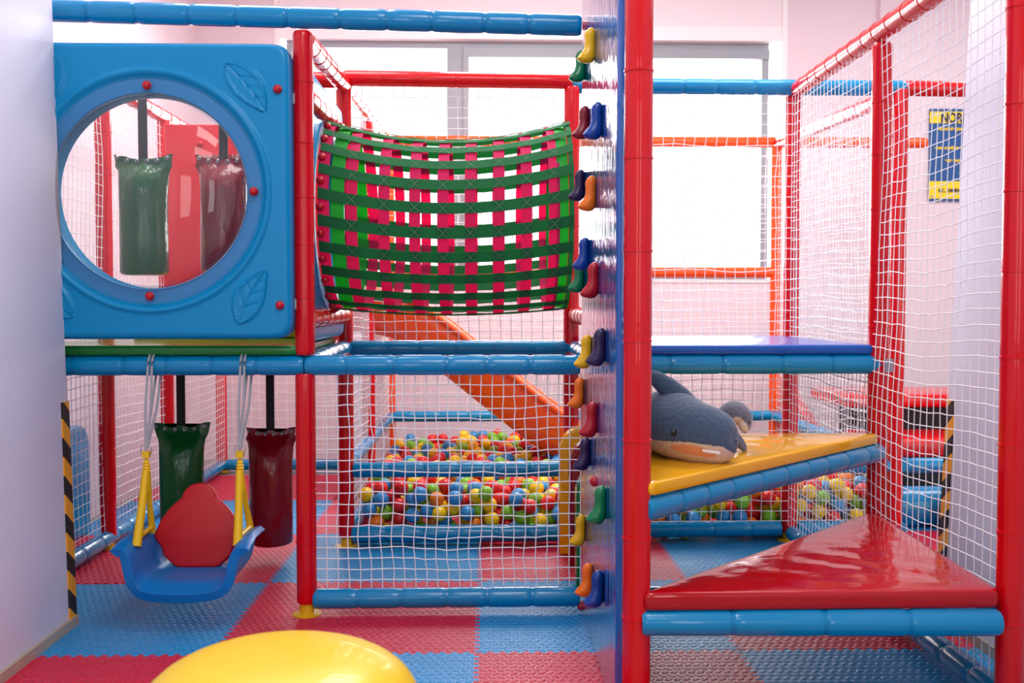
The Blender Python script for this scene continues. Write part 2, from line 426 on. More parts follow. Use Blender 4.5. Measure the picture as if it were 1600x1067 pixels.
T = Frame('step_tower_frame', 'red and blue padded pipe frame carrying the triangular climbing steps on the right', (1.68, 4.23, 0))
T.post(.463, 3.05, 0, 2.62, sp=.28, r=.0435); T.post(1.64, 3.05, 0, 2.5, sp=.26, r=.0435); T.post(1.68, YBf, 0, 2.43); T.post(1.69, 5.5, 0, 2.47)
T.rail((1.64, 2.98, 2.46), (1.70, 5.47, 2.50), 'red', sp=.16)
T.rail((.475, 3.03, .342), (1.578, 3.00, .342), r=.0415, sp=.3); T.rail((1.655, 3.1, .064), (1.68, 5.4, .064), sp=.2)
T.rail((1.655, 3.1, .342), (1.68, 4.2, .342)); T.rail((.50, 3.1, .342), (1.64, 4.2, .342))
T.rail((.475, 3.04, .693), (1.665, 4.19, .693), sp=.17)
T.rail((.56, YBf, .693), (1.63, YBf, .693))
T.rail((.55, YBf, ZM + .002), (1.70, YBf, ZM + .002), sp=.25); T.rail((.55, YBf, ZB), (1.64, YBf, ZB))
T.rail((1.68, YBf + .04, ZM), (1.69, 5.46, ZM)); T.rail((.5, 5.44, ZM), (1.65, 5.5, ZM))
for (px, py, Y) in ((1383, 571, 4.17), (1362, 707, 4.13)):
    p = at(px, py, Y)
    b = MB().box((p.x - .004, p.y - .012, p.z - .028), (p.x + .03, p.y + .004, p.z + .028)).lathe([(0, -.02), (.008, -.02), (.008, -.012), (0, -.012)], (p.x + .014, p.y, p.z), 12, 'y')
    o = obj('pipe_clamp', b, 'metal', T.r, smooth=False)

Pf = Frame('ball_pit_frame', 'blue padded rails and glare-tinted orange posts enclosing the ball pit at the back', (.8, YE, 0))
PZ = .435; XE = 2.30
Pf.post(XE, YE, 0, 2.62, 'orange'); Pf.post(XM, YE, 0, 2.62, 'orange'); Pf.post(2.27, YC + .03, 0, 2.5, 'red')  # far red posts and rails coloured orange, window glare put into the colour
Pf.rail((XM, YE, 2.61), (XE, YE, 2.61), 'orange'); Pf.rail((XM, YE, 1.58), (XE, YE, 1.58), 'orange'); Pf.rail((XE + .03, YE, 2.61), (3.50, YE, 2.61), 'orange')
Pf.rail((XM, YE, PZ), (XE, YE, PZ)); Pf.rail((XE, YC, PZ), (XE, YE, PZ)); Pf.rail((XM, YC + .02, PZ), (XM, YE, PZ)); Pf.rail((XM + .04, YC, PZ - .015), (XR - .02, YC, PZ - .015)); Pf.rail((XR + .04, YC + .02, PZ - .01), (1.65, YC + .06, PZ - .01))
Pf.rail((1.73, YC + .06, PZ - .01), (3.0, YC + .03, PZ - .01))
Pf.rail((XM + .03, YC, .068), (XR - .02, YC, .068), r=.046); Pf.rail((XR + .04, YC + .03, .072), (1.64, YC + .06, .072)); Pf.rail((1.735, YC + .06, .072), (XE, YC + .03, .072))
Pf.rail((XE, YC, .07), (XE, YE, .07)); Pf.rail((XM, YC + .05, .06), (XM, YE - .04, .06))
Pf.rail((XR, 5.455, 2.512), (XE, 5.475, 2.512), sp=.21); Pf.rail((XE, 5.475, 2.512), (3.7, 5.475, 2.5), 'red')
Pf.rail((XE, 5.5, 2.5), (XE, YE, 2.6), 'red'); Pf.rail((XM, 5.47, 2.52), (XM, YE, 2.6), 'orange')

# ---------------------------------------------------------------- nets
def net(name, label, o, u, v, W, H, cell, r=.002, seed=0, sag=.012, jit=.004, group='white rope safety nets'):
    o, u, v = np.array(o, float), np.array(u, float), np.array(v, float)
    n = np.cross(u, v); rs = np.random.RandomState(seed)
    nu, nv = max(2, round(W / cell)), max(2, round(H / cell))
    I, J = np.meshgrid(np.arange(nu + 1), np.arange(nv + 1), indexing='ij')
    a = I / nu; b = J / nv
    edge = np.minimum(1, 6 * np.minimum(np.minimum(a, 1 - a), np.minimum(b, 1 - b)))
    ph = rs.rand(8) * 6.28
    du = (np.sin(b * 9 + ph[0]) * .6 + np.sin(b * 21 + a * 5 + ph[1]) * .4) * sag + rs.randn(*a.shape) * jit * .5
    dv = (np.sin(a * 7 + ph[2]) * .6 + np.sin(a * 17 + b * 4 + ph[3]) * .4) * sag - .6 * sag * np.sin(a * PI) + rs.randn(*a.shape) * jit * .5
    dn = (np.sin(a * 4 + ph[4]) * np.sin(b * 5 + ph[5])) * sag * 1.2
    P = o + (a * W + du * edge)[..., None] * u + (b * H + dv * edge)[..., None] * v + (dn * edge)[..., None] * n
    V = []; Fc = []; base = 0
    offs_u = np.array([v, n, -v, -n]) * r; offs_v = np.array([u, n, -u, -n]) * r
    for (A, off) in ((P.transpose(1, 0, 2), offs_u), (P, offs_v)):
        ns, m = A.shape[0], A.shape[1]
        # extra midpoints give the cord its slack
        B = A; vv = B[:, :, None, :] + off[None, None]
        V.append(vv.reshape(-1, 3))
        idx = base + np.arange(ns * m * 4).reshape(ns, m, 4)
        q = np.stack([idx[:, :-1, :], np.roll(idx, -1, 2)[:, :-1, :], np.roll(idx, -1, 2)[:, 1:, :], idx[:, 1:, :]], -1)
        Fc.append(q.reshape(-1, 4)); base += ns * m * 4
    V = np.concatenate(V); Fc = np.concatenate(Fc)
    me = bpy.data.meshes.new(name); me.from_pydata(V.tolist(), [], Fc.tolist()); me.materials.append(M['net'])
    me.polygons.foreach_set('use_smooth', [True] * len(me.polygons))
    ob = bpy.data.objects.new(name, me); C.objects.link(ob)
    return tag(ob, label, 'net', group)
X_, Y_, Z_ = (1, 0, 0), (0, 1, 0), (0, 0, 1)
net('safety_net', 'white net under the tunnel at the front, closest to the yellow pouf', (XM + .04, YBf, .10), X_, Z_, 1.13, .93, .047, r=.0024, seed=1, sag=.009)
net('safety_net', 'white net hanging behind the woven tunnel, in front of the orange slide', (XM + .04, YC, 1.12), X_, Z_, 1.15, 1.38, .058, seed=2)
net('safety_net', 'white net along left edge of the ball pit, running to the back', (XM, YC + .05, .1), Y_, Z_, 2.4, 2.4, .055, seed=3, r=.002)
net('safety_net', 'white net across the window behind ball pit and slide', (XM + .02, YE, .47), X_, Z_, 3.04, 2.1, .075, seed=4, r=.0024)
net('safety_net', 'white net closing the back of the bay with the punching bags', (-2.08, YE, .08), X_, Z_, 1.28, 2.45, .07, seed=5, r=.0024)
net('safety_net', 'white net along far left side beside the blue leaning pad', (XL, 4.18, .08), Y_, Z_, 3.66, 2.42, .055, seed=6)
net('safety_net', 'white net on right side of the steps, up to the sloping red top rail', (1.645, 3.08, .1), (.0101, 1, 0), Z_, 2.36, 2.36, .052, seed=7, r=.0019, sag=.016)
net('safety_net', 'white net behind the blue upper step deck, before the window', (XR + .05, 5.45, 1.12), X_, Z_, 1.19, 1.36, .056, seed=8)
net('safety_net', 'white net below the blue upper deck, in front of the balls', (XR + .05, 5.46, .12), X_, Z_, 1.18, .9, .056, seed=9)
net('safety_net', 'narrow white net right of ball pit front corner, up to the blue top rail', (1.73, 5.47, .12), X_, Z_, .54, 2.36, .056, seed=10)
net('safety_net', 'white net along right side of the ball pit, beside the red bench', (XE, 5.5, .12), Y_, Z_, 2.38, 2.4, .056, seed=11, r=.0019)
net('safety_net', 'narrow white net between blue climbing wall and the nearest red post', (.475, 3.1, .1), Y_, Z_, 1.1, 2.5, .05, seed=12, r=.0022)

# ---------------------------------------------------------------- panels with a round hole
def polar_panel(a, b, hole, th, hf, n=22, na=640, nr=90, bev=.03):
    """u,v plane panel; returns rows in local (u, v, depth) with depth 0 the front face, -th the back"""
    def bd(t):
        c, s = abs(math.cos(t)), abs(math.sin(t)); return ((c / a) ** n + (s / b) ** n) ** (-1 / n)
    ang = [2 * PI * k / na for k in range(na)]
    mb = MB(); rows = []
    rows.append([(hole * math.cos(t), hole * math.sin(t), -th) for t in ang])
    rows.append([(hole * math.cos(t), hole * math.sin(t), -.02) for t in ang])
    rows.append([((hole + .006) * math.cos(t), (hole + .006) * math.sin(t), -.006) for t in ang])
    for j in range(nr + 1):
        q = j / nr; row = []
        for t in ang:
            R = (hole + .012) * (1 - q) + (bd(t) - bev) * q; u, v = R * math.cos(t), R * math.sin(t)
            row.append((u, v, hf(u, v)))
        rows.append(row)
    for k in range(1, 6):
        e = PI / 2 * k / 5
        rows.append([((bd(t) - bev + bev * math.sin(e)) * math.cos(t), (bd(t) - bev + bev * math.sin(e)) * math.sin(t), -bev * (1 - math.cos(e))) for t in ang])
    rows.append([(bd(t) * math.cos(t), bd(t) * math.sin(t), -th) for t in ang])
    return mb.grid(rows, close_v=True)
def sstep(a, b, x):
    t = min(1, max(0, (x - a) / (b - a))); return t * t * (3 - 2 * t)
def leaf_h(u, v, cu, cv, ang, L, Wd):
    c, s = math.cos(ang), math.sin(ang); a = ((u - cu) * c + (v - cv) * s) / L; b = (-(u - cu) * s + (v - cv) * c) / Wd
    b -= .35 * a * (1 - a) * .5
    if abs(a) > 1.2 or abs(b) > 1.3: return 0
    wd = max(.001, (1 - abs(a) ** 1.8)) ** .8 * (1 - .25 * a) if abs(a) < 1 else .001
    q = abs(b) / wd
    h = .010 * (1 - sstep(.86, 1.12, q)) - .004 * (1 - sstep(.6, .85, q))
    if q < .85:
        h -= .005 * math.exp(-(b / .06) ** 2)
        for k in (-.45, 0., .45):
            h -= .004 * math.exp(-((a - k - abs(b) * .55) / .06) ** 2)
    return h
def panel_h(u, v):
    r = math.hypot(u, v)
    h = -.012 * (1 - sstep(.462, .478, r)) + .010 * math.exp(-((r - .488) / .012) ** 2)
    for su, sv in ((1, 1), (1, -1), (-1, 1), (-1, -1)):
        h += leaf_h(u, v, su * .408, sv * .425, su * sv * -PI * .31 + (PI if su < 0 else 0), .125, .062)
    return h
def bolt(c, d, r=.0185):
    mb = MB().lathe([(0, -.002), (r * .95, -.002), (r, .004), (r * .9, .011), (r * .62, .017), (r * .3, .0195), (0, .02)], n=20)
    return mb.xf(Matrix.Translation(c) @ rot_to(d))
PCN = at(236, 300, 4.15)
panel = thing('window_panel', 'blue moulded plastic panel with round clear bubble window and embossed leaves', 'panel', (PCN.x, 4.22, PCN.z - .6))
fm = Matrix(((1, 0, 0, PCN.x), (0, 0, -1, 4.12), (0, 1, 0, PCN.z), (0, 0, 0, 1)))
obj('panel_body', polar_panel(.575, .605, .395, .1, panel_h).xf(fm), 'mold_blue', panel)
dm = MB().lathe([(.398, 0), (.388, .016), (.365, .038), (.32, .06), (.26, .08), (.19, .094), (.12, .102), (.05, .107), (.0005, .108)], n=96)
obj('bubble_window', dm.xf(fm @ Matrix.Translation((0, 0, -.004))), 'dome', panel)
fl = MB().grid([[(r * math.cos(2 * PI * k / 96), r * math.sin(2 * PI * k / 96), h) for k in range(96)] for r, h in ((.386, .000), (.394, .004), (.455, .002), (.462, -.006))], close_v=True)
obj('window_flange', fl.xf(fm @ Matrix.Translation((0, 0, -.003))), 'flange', panel)
for u, v in [(.428 * math.cos(k * PI / 2), .428 * math.sin(k * PI / 2)) for k in range(4)] + [(.528, .415), (.53, -.465), (-.528, .415), (-.53, -.465)]:
    obj('bolt', bolt(fm @ Vector((u, v, .002)), (0, -1, 0)), 'bolt_red', panel)
for z in (PCN.z + .395, PCN.z - .46):
    obj('bracket', MB().box((PCN.x + .56, 4.2, z - .022), (XM - .03, 4.205, z + .022)), 'metal', panel, smooth=False)
obj('tube_stub', MB().lathe([(.0, -.86), (.022, -.86), (.022, -.78), (0, -.78)], (0, 4.3, 2.30), 20, 'x'), 'black', panel)

# ring panel that carries the tunnel
TC = Vector((0, 4.87, 1.755)); TR = .435
ringp = thing('tunnel_entry_panel', 'blue plastic panel with round hole where the woven tunnel starts', 'panel', (-.83, 4.87, 1.12))
rm = Matrix(((0, 0, 1, -.765), (1, 0, 0, TC.y), (0, 1, 0, TC.z), (0, 0, 0, 1)))
obj('panel_body', polar_panel(.50, .60, .385, .06, lambda u, v: .008 * math.exp(-((math.hypot(u, v) - .47) / .02) ** 2), na=160, nr=14).xf(rm), 'mold_blue', ringp)
# red panel at the back of the punching bag deck
rp = thing('red_back_panel', 'large flat red plastic panel behind the upper punching bags', 'panel', (-1.4, 6.5, 1.1))
mbp = MB().prism([(-2.0, 1.1), (-.86, 1.1), (-.86, 2.44), (-2.0, 2.44)], -.03, .03, .012).xf(Matrix(((1, 0, 0, 0), (0, 0, -1, 6.3), (0, 1, 0, 0), (0, 0, 0, 1))))
obj('panel_body', mbp, 'mold_red', rp)
for x, z in ((-1.78, 2.32), (-1.0, 2.32), (-1.78, 1.25), (-1.0, 1.25)): obj('bolt', bolt((x, 6.268, z), (0, -1, 0)), 'bolt_red', rp)
rp.location = (-1.4, 6.3, 1.1)
for ch in rp.children: ch.location = (0, .2, 0)

# ---------------------------------------------------------------- woven tunnel
TX0, TX1 = -.745, .388
tun = thing('woven_tunnel', 'crawl tunnel woven from green and pink straps, slung between panel and climbing wall', 'tunnel', (-.18, TC.y, 1.3))
def tp(x, a, dr=0):
    q = (x - TX0) / (TX1 - TX0); s = 4 * q * (1 - q)
    R = TR + .012 - .018 * s + dr
    droop = -.062 * s - .012 * s * math.sin(a)
    return Vector((x, TC.y + R * math.cos(a) * (1 - .0 * s), TC.z + R * math.sin(a) + droop))
def ribbon(pts_nrm, wdir, width, th, close=False):
    rows = []
    for p, n in pts_nrm:
        wv = wdir(p, n) * width / 2
        rows.append([p - wv - n * th, p + wv - n * th, p + wv + n * th, p - wv + n * th])
    return MB().grid(rows, close_u=close, close_v=True, cap0=not close, cap1=not close)
NS = 24
for k in range(NS):
    a = 2 * PI * (k + .5) / NS; a -= .073 * sstep(-.15, .35, math.cos(a))
    pts = []
    for i in range(25):
        x = TX0 + (TX1 - TX0) * i / 24
        p = tp(x, a, .006 + .001 * (1 if (i // 2 + k) % 2 else -1)); n = Vector((0, math.cos(a), math.sin(a))); pts.append((p, n))
    tang = Vector((0, -math.sin(a), math.cos(a)))
    obj('long_strap', ribbon(pts, lambda p, n: tang, .050, .0012), 'strap_green', tun, angle=60)
hx = [at(px, 350, 4.45).x for px in (506, 550, 600, 648, 692, 735, 780, 823, 866)]
def hoop(x, width, m, dr=0, name='hoop_strap'):
    rows = [(tp(x, 2 * PI * k / 72, dr), Vector((0, math.cos(2 * PI * k / 72), math.sin(2 * PI * k / 72)))) for k in range(72)]
    obj(name, ribbon(rows, lambda p, n: Vector((1, 0, 0)), width, .001, True), m, tun, angle=60)
for x in hx: hoop(x, .050, 'strap_pink')
hoop(hx[0] + .062, .06, 'strap_lime', -.006, 'end_hoop'); hoop(TX1 - .05, .05, 'strap_lime', -.006, 'end_hoop'); hoop(TX1 - .012, .022, 'strap_green', 0, 'end_hoop')
for k in range(NS):     # red caps that clamp every strap to the entry ring
    a = 2 * PI * (k + 1.0) / NS
    obj('bolt', bolt(tp(hx[0] - .012, a, .002), (0, math.cos(a), math.sin(a)), .0185), 'bolt_red', tun)
st = MB()
for x in hx[1:]:
    for k in range(NS):
        a = 2 * PI * (k + .5) / NS; a -= .073 * sstep(-.15, .35, math.cos(a)); n = Vector((0, math.cos(a), math.sin(a))); tg = Vector((0, -math.sin(a), math.cos(a))); p = tp(x, a, .0095)
        for s in (1, -1):
            d = (Vector((.024, 0, 0)) + tg * .025 * s); q = d.normalized().cross(n) * .0009
            st.add([p - d - q, p + d - q, p + d + q, p - d + q], [(0, 1, 2, 3)])
o = obj('stitching', st, 'stitch', tun, smooth=False); o['kind'] = 'stuff'

# ---------------------------------------------------------------- climbing wall
cw = thing('climbing_wall', 'tall glossy blue climbing wall with coloured moulded holds, seen edge on', 'climbing wall', (.425, 3.65, 0))
wy0, wy1 = 3.10, 4.285
rows = []
prof = []
for x, y, dx, dy in ((.405, wy0, -1, -1), (.458, wy0, 1, -1), (.458, wy1, 1, 1), (.405, wy1, -1, 1)):
    for k in range(6):
        e = PI / 2 * k / 5
        prof.append((x, y, dx, dy, e))
outl = []
r = .022
for (cx, cy, a0) in ((.405 + r, wy0 + r, PI), (.458 - r, wy0 + r, 1.5 * PI), (.458 - r, wy1 - r, 0), (.405 + r, wy1 - r, PI / 2)):
    for k in range(6):
        e = a0 + PI / 2 * k / 5; outl.append((cx + r * math.cos(e), cy + r * math.sin(e)))
obj('wall_body', MB().prism(outl, .0, 3.2, .01), 'wall_blue', cw)
def hold_mb(c, s, flip):
    """boot shaped hold: a bent thick lobe standing off the wall with a swollen toe"""
    mb = MB(); f = -1 if flip else 1
    c = Vector(c)
    def stack(secs, dy, p=2.0):
        rows = []
        for z, cx, rx, ry in secs:
            row = []
            for k in range(22):
                t = 2 * PI * k / 22; co, si = math.cos(t), math.sin(t)
                ex = 2 / p
                row.append(c + Vector(((cx + rx * abs(co) ** ex * (1 if co > 0 else -1)) * s, (dy + ry * abs(si) ** ex * (1 if si > 0 else -1)) * s, z * s)))
            rows.append(row)
        mb.grid(rows[::-1], close_v=True, cap0=True, cap1=True)
    stack([(.066, -.014, .003, .004), (.063, -.014, .010, .011), (.054, -.016, .018, .018), (.038, -.019, .021, .02), (.02, -.019, .019, .017), (0, -.019, .019, .016), (-.018, -.022, .022, .019), (-.034, -.030, .029, .024), (-.048, -.035, .033, .025), (-.058, -.034, .027, .02), (-.064, -.03, .016, .012), (-.066, -.028, .005, .004)], -.012 + .004 * f)
    stack([(.056, -.008, .004, .012), (.052, -.009, .012, .022), (.03, -.010, .016, .027), (0, -.010, .015, .026), (-.03, -.010, .017, .029), (-.048, -.010, .014, .024), (-.054, -.009, .005, .013)], .014, 3.0)
    return mb
hold_cols = dict(yellow=(238, 184, 8), green=(0, 120, 70), darkred=(140, 18, 34), blue=(10, 62, 150), purple=(46, 26, 74), orange=(248, 118, 10), red=(176, 12, 28))
for n, c in hold_cols.items(): M['hold_' + n] = mat('hold_' + n, c, rough=.28, bump=.08, scale=40)
holds = [(920, 72, 'yellow'), (905, 105, 'green'), (911, 192, 'darkred'), (930, 190, 'blue'), (904, 290, 'purple'), (921, 303, 'orange'), (911, 397, 'blue'), (903, 433, 'green'), (925, 438, 'red'), (914, 549, 'yellow'), (935, 542, 'purple'), (903, 613, 'orange'), (923, 655, 'red'), (912, 708, 'purple'), (936, 788, 'green'), (905, 827, 'yellow'), (916, 905, 'orange'), (931, 918, 'blue')]
for i, (px, py, c) in enumerate(holds):
    # the hold stands on the wall face x = .405; find the depth where the sight line meets its middle plane
    Y = 3.8
    for _ in range(20): Y += ((.382) - at(px, py, Y).x) * 8 * .6
    p = at(px, py, Y)
    o = obj('climbing_hold', hold_mb((.404, min(Y, 4.22), p.z), 1.0 if Y > 3 else .9, i % 2), 'hold_' + c, cw); o['label'] = c.replace('darkred', 'dark red') + ' moulded climbing hold'
for px, py in ((905, 40), (928, 752), (907, 946)):
    Y = 3.8
    for _ in range(20): Y += (.40 - at(px, py, Y).x) * 5
    p = at(px, py, Y); obj('bolt', bolt((.405, p.y, p.z), (-1, 0, 0), .02), 'bolt_red', cw)

# ---------------------------------------------------------------- step mats and decks
def soft_mat(name, label, poly, z0, z1, m, bev=.018, group=None, puff=.006):
    """padded vinyl cushion: rounded rim, slightly domed top"""
    mb = MB(); n = len(poly); P = []
    rc = .035
    for i in range(n):   # rounded corners
        a, b, c = Vector(poly[i - 1]), Vector(poly[i]), Vector(poly[(i + 1) % n])
        d1 = (a - b).normalized(); d2 = (c - b).normalized()
        for k in range(5):
            t = k / 4; P.append(tuple((b + d1 * rc) * (1 - t) ** 2 + b * 2 * t * (1 - t) + (b + d2 * rc) * t * t))
        L = (c - b).length
        for k in range(1, 12): P.append(tuple(b + d2 * (rc + (L - 2 * rc) * k / 12)))
    ctr = Vector((sum(p[0] for p in P) / len(P), sum(p[1] for p in P) / len(P)))
    rows = []
    def ring(inset, z): 
        return [(Vector(p) + (ctr - Vector(p)) * inset).to_3d() + Vector((0, 0, z)) for p in P]
    sz = max((Vector(p) - ctr).length for p in P)
    rows.append(ring(.98, z0)); rows.append(ring(bev / sz * 1.2, z0)); 
    for k in range(1, 5):
        e = PI / 2 * k / 4; rows.append(ring(bev / sz * (1 - math.sin(e)), z0 + bev * (1 - math.cos(e))))
    for k in range(0, 5):
        e = PI / 2 * k / 4; rows.append(ring(bev / sz * (1 - math.cos(e)), z1 - bev * (1 - math.sin(e))))
    rnd = random.Random(3)
    for k in range(1, 22):
        q = bev / sz + (1 - bev / sz) * (k / 21) * .995
        rr = []
        for i, p in enumerate(ring(q, z1)):
            dz = puff * (1 - (1 - q) ** 6) + .0018 * math.sin(p.x * 23 + p.y * 31) * min(1, q * 4) + .0015 * math.sin(p.x * 51 - p.y * 17 + 1) * min(1, q * 4)
            rr.append(p + Vector((0, 0, dz)))
        rows.append(rr)
    mb.grid(rows, close_v=True, cap0=True, cap1=True)
    return tag(obj(name, mb, m, angle=70), label, 'padded step', group)
gs = 'padded vinyl climbing steps'
soft_mat('padded_step', 'red triangular vinyl step, lowest and nearest of the corner steps', [(.465, 3.0), (1.588, 3.0), (1.655, 4.19)], .384, .44, 'step_red', group=gs, bev=.02)
soft_mat('padded_step', 'yellow triangular vinyl step with the plush toys on it', [(.49, 3.0), (1.665, 4.16), (1.64, 4.2), (.5, 4.2)], .735, .775, 'step_yellow', group=gs)
soft_mat('padded_step', 'blue vinyl deck mat above the plush toys, topmost of the steps', [(.52, 4.20), (1.66, 4.20), (1.64, 5.45), (.52, 5.45)], 1.108, 1.15, 'deep_blue', group=gs)
soft_mat('deck_mat', 'green vinyl deck mat under the bubble window panel', [(-2.0, 4.20), (-.79, 4.20), (-.81, 5.38), (-2.0, 5.38)], 1.108, 1.15, 'green', group=None)
o = bpy.data.objects['deck_mat']; o['category'] = 'deck mat'
b = soft_mat('foam_block', 'yellow vinyl block on the green deck behind the bubble window panel', [(-1.75, 4.95), (-.84, 4.95), (-.84, 5.33), (-1.75, 5.33)], 1.158, 1.25, 'yellow'); b['category'] = 'foam block'

# three upright padded slabs behind the climbing wall
def slab(label, x0, x1, y0, y1, z1, m, name='padded_slab', group='upright padded slabs behind the climbing wall', z0=0.0, cat='padded slab', axis='x'):
    r = min(.13, abs(x1 - x0) * .45); pts = [(x0, z0), (x1, z0)]
    for cx, a0 in ((x1 - r, 0), (x0 + r, PI / 2)):
        for k in range(9):
            a = a0 + PI / 2 * k / 8; pts.append((cx + r * math.cos(a), z1 - r + r * math.sin(a)))
    mb = MB().prism(pts, -abs(y1 - y0) / 2, abs(y1 - y0) / 2, .02)
    cy = (y0 + y1) / 2
    if axis == 'x': mb.xf(Matrix(((1, 0, 0, 0), (0, 0, -1, cy), (0, 1, 0, 0), (0, 0, 0, 1))))
    else: mb.xf(Matrix(((0, 0, 1, cy), (1, 0, 0, 0), (0, 1, 0, 0), (0, 0, 0, 1))))
    o = obj(name, mb, m); return tag(o, label, cat, group)
M['slab_green'] = M['green']
slab('yellow round topped pad behind the climbing wall, farthest of three', .385, .66, 5.20, 5.32, .68, 'yellow')
slab('dark red round topped pad between the yellow and the green one', .415, .70, 4.96, 5.08, .65, 'bag_red')
slab('green round topped pad behind the climbing wall, nearest of three', .415, .70, 4.58, 4.70, .57, 'green')
slab('blue round topped pad leaning behind the left side net', 4.9, 5.80, -2.44, -2.30, .64, 'blue', name='leaning_pad', group=None, axis='y')

# ---------------------------------------------------------------- punching bags
def bag(label, x, y, z0, z1, ztop, m, r=.105, fr=.145, seed=0, grp='vinyl punching bags'):
    t = thing('punching_bag', label, 'punching bag', (x, y, z0), grp)
    rnd = random.Random(seed); n = 40; rows = []
    H = z1 - z0; ph = rnd.random() * 6
    prof = [(0, .3, .3), (.0, .8, .8), (.012, .95, .95), (.03, 1, 1), (.3, 1.02, 1.0), (.55, 1, 1), (.72, 1.0, .97), (.80, 1.02, .86), (.86, 1.04, .68), (.905, 1.1, .42), (.94, 1.2, .2), (.965, fr / r * .95, .11), (1.0, fr / r, .09)]
    for q, a, b in prof:
        row = []
        for k in range(n):
            th = 2 * PI * k / n; c, s = math.cos(th), math.sin(th)
            fold = 1 + (.05 * math.sin(7 * th + ph) * sstep(.55, .93, q) + .012 * math.sin(4 * th + ph + q * 9))
            zz = z0 + q * H
            if q > .93: zz += (abs(c) ** 3) * .028 * sstep(.93, 1, q) + .006 * math.sin(9 * c + ph)
            row.append((x + c * r * a * fold, y + s * r * b * fold, zz))
        rows.append(row)
    # closed down the mouth
    rows.append([(x + (p[0] - x) * .98, y + (p[1] - y) * .3, p[2] - .006) for p in rows[-1]])
    body = MB().grid(rows, close_v=True, cap0=True, cap1=True)
    obj('bag_body', body, m, t, angle=60)
    for k in range(6):
        u = -fr * .86 + fr * 1.72 * k / 5; zz = z1 - .012 + (abs(u / fr) ** 3) * .024
        gmb = MB().lathe([(.004, 0), (.0042, .003), (.0075, .004), (.0095, .002), (.0095, 0)], n=14).xf(Matrix.Translation((x + u, y - r * .12 - .004, zz)) @ rot_to((0, -1, 0)))
        obj('grommet', gmb, 'metal', t)
    obj('strap', MB().box((x - .021, y - .003, z1 - .03), (x + .021, y + .003, ztop)), 'black', t, smooth=False)
    return t
def B(px, Y): return at(px, 500, Y).x
bag('green punching bag seen through the bubble window', B(227, 4.72), 4.72, at(0, 430, 4.72).z, at(0, 248, 4.72).z, 2.46, 'bag_green', r=.108, fr=.135, seed=1)
bag('dark red punching bag at right inside the bubble window', B(352, 4.85), 4.85, at(0, 425, 4.85).z, at(0, 248, 4.85).z, 2.46, 'bag_red', r=.11, fr=.13, seed=2)
bag('green punching bag hanging below the deck, behind the swing', B(281, 4.95), 4.95, .07, at(0, 667, 4.95).z, 1.03, 'bag_green', r=.104, fr=.14, seed=3)
bag('dark red punching bag hanging below the deck, right of the swing', B(421, 5.12), 5.12, at(0, 852, 5.12).z, at(0, 675, 5.12).z, 1.03, 'bag_red', r=.108, fr=.125, seed=4)

# ---------------------------------------------------------------- baby swing
SY = 4.12
sw = thing('baby_swing', 'blue bucket swing with red back and yellow handles on grey ropes', 'swing', (at(303, 900, SY).x, SY, .17))
sx = at(301, 900, SY).x
def sz(py, Y=SY): return at(300, py, Y).z
prof = [(.262, .150), (.25, .162), (.228, .158), (.214, .135), (.206, .10), (.198, .06), (.178, .026), (.145, .006), (.08, 0)]
prof = [(-a, .19 + b) for a, b in prof] + [(0, .19)] + [(a, .19 + b) for a, b in prof[::-1]]
rows = []
for v in range(13):
    q = v / 12; y = SY - .17 + .33 * q
    dip = -.03 * math.exp(-(q / .12) ** 2) ; wd = 1.0 - .04 * q
    rows.append([(sx + px * wd, y - .03 * (1 - abs(px) / .262) * (1 if v == 0 else .6 * (1 - q)), pz + dip * (1 if abs(px) < .2 else .3) + .012 * math.sin(q * PI) * (abs(px) > .2)) for px, pz in prof])
seat = obj('seat', MB().grid(rows), 'swing_blue', sw)
md = seat.modifiers.new('solid', 'SOLIDIFY'); md.thickness = .040; md.offset = 0
md = seat.modifiers.new('bev', 'BEVEL'); md.width = .009; md.segments = 3; md.limit_method = 'ANGLE'; md.angle_limit = math.radians(50)
md = seat.modifiers.new('sub', 'SUBSURF'); md.levels = 1; md.render_levels = 1
half = [(0, 0), (.06, 0), (.09, .003), (.12, .03), (.145, .053), (.151, .083), (.17, .108), (.186, .128), (.184, .145), (.163, .196), (.142, .228), (.118, .258), (.088, .283), (.074, .293), (.070, .315), (.05, .340), (.03, .352), (0, .357)]
out = [(x, z) for x, z in half] + [(-x, z) for x, z in half[-2:0:-1]]
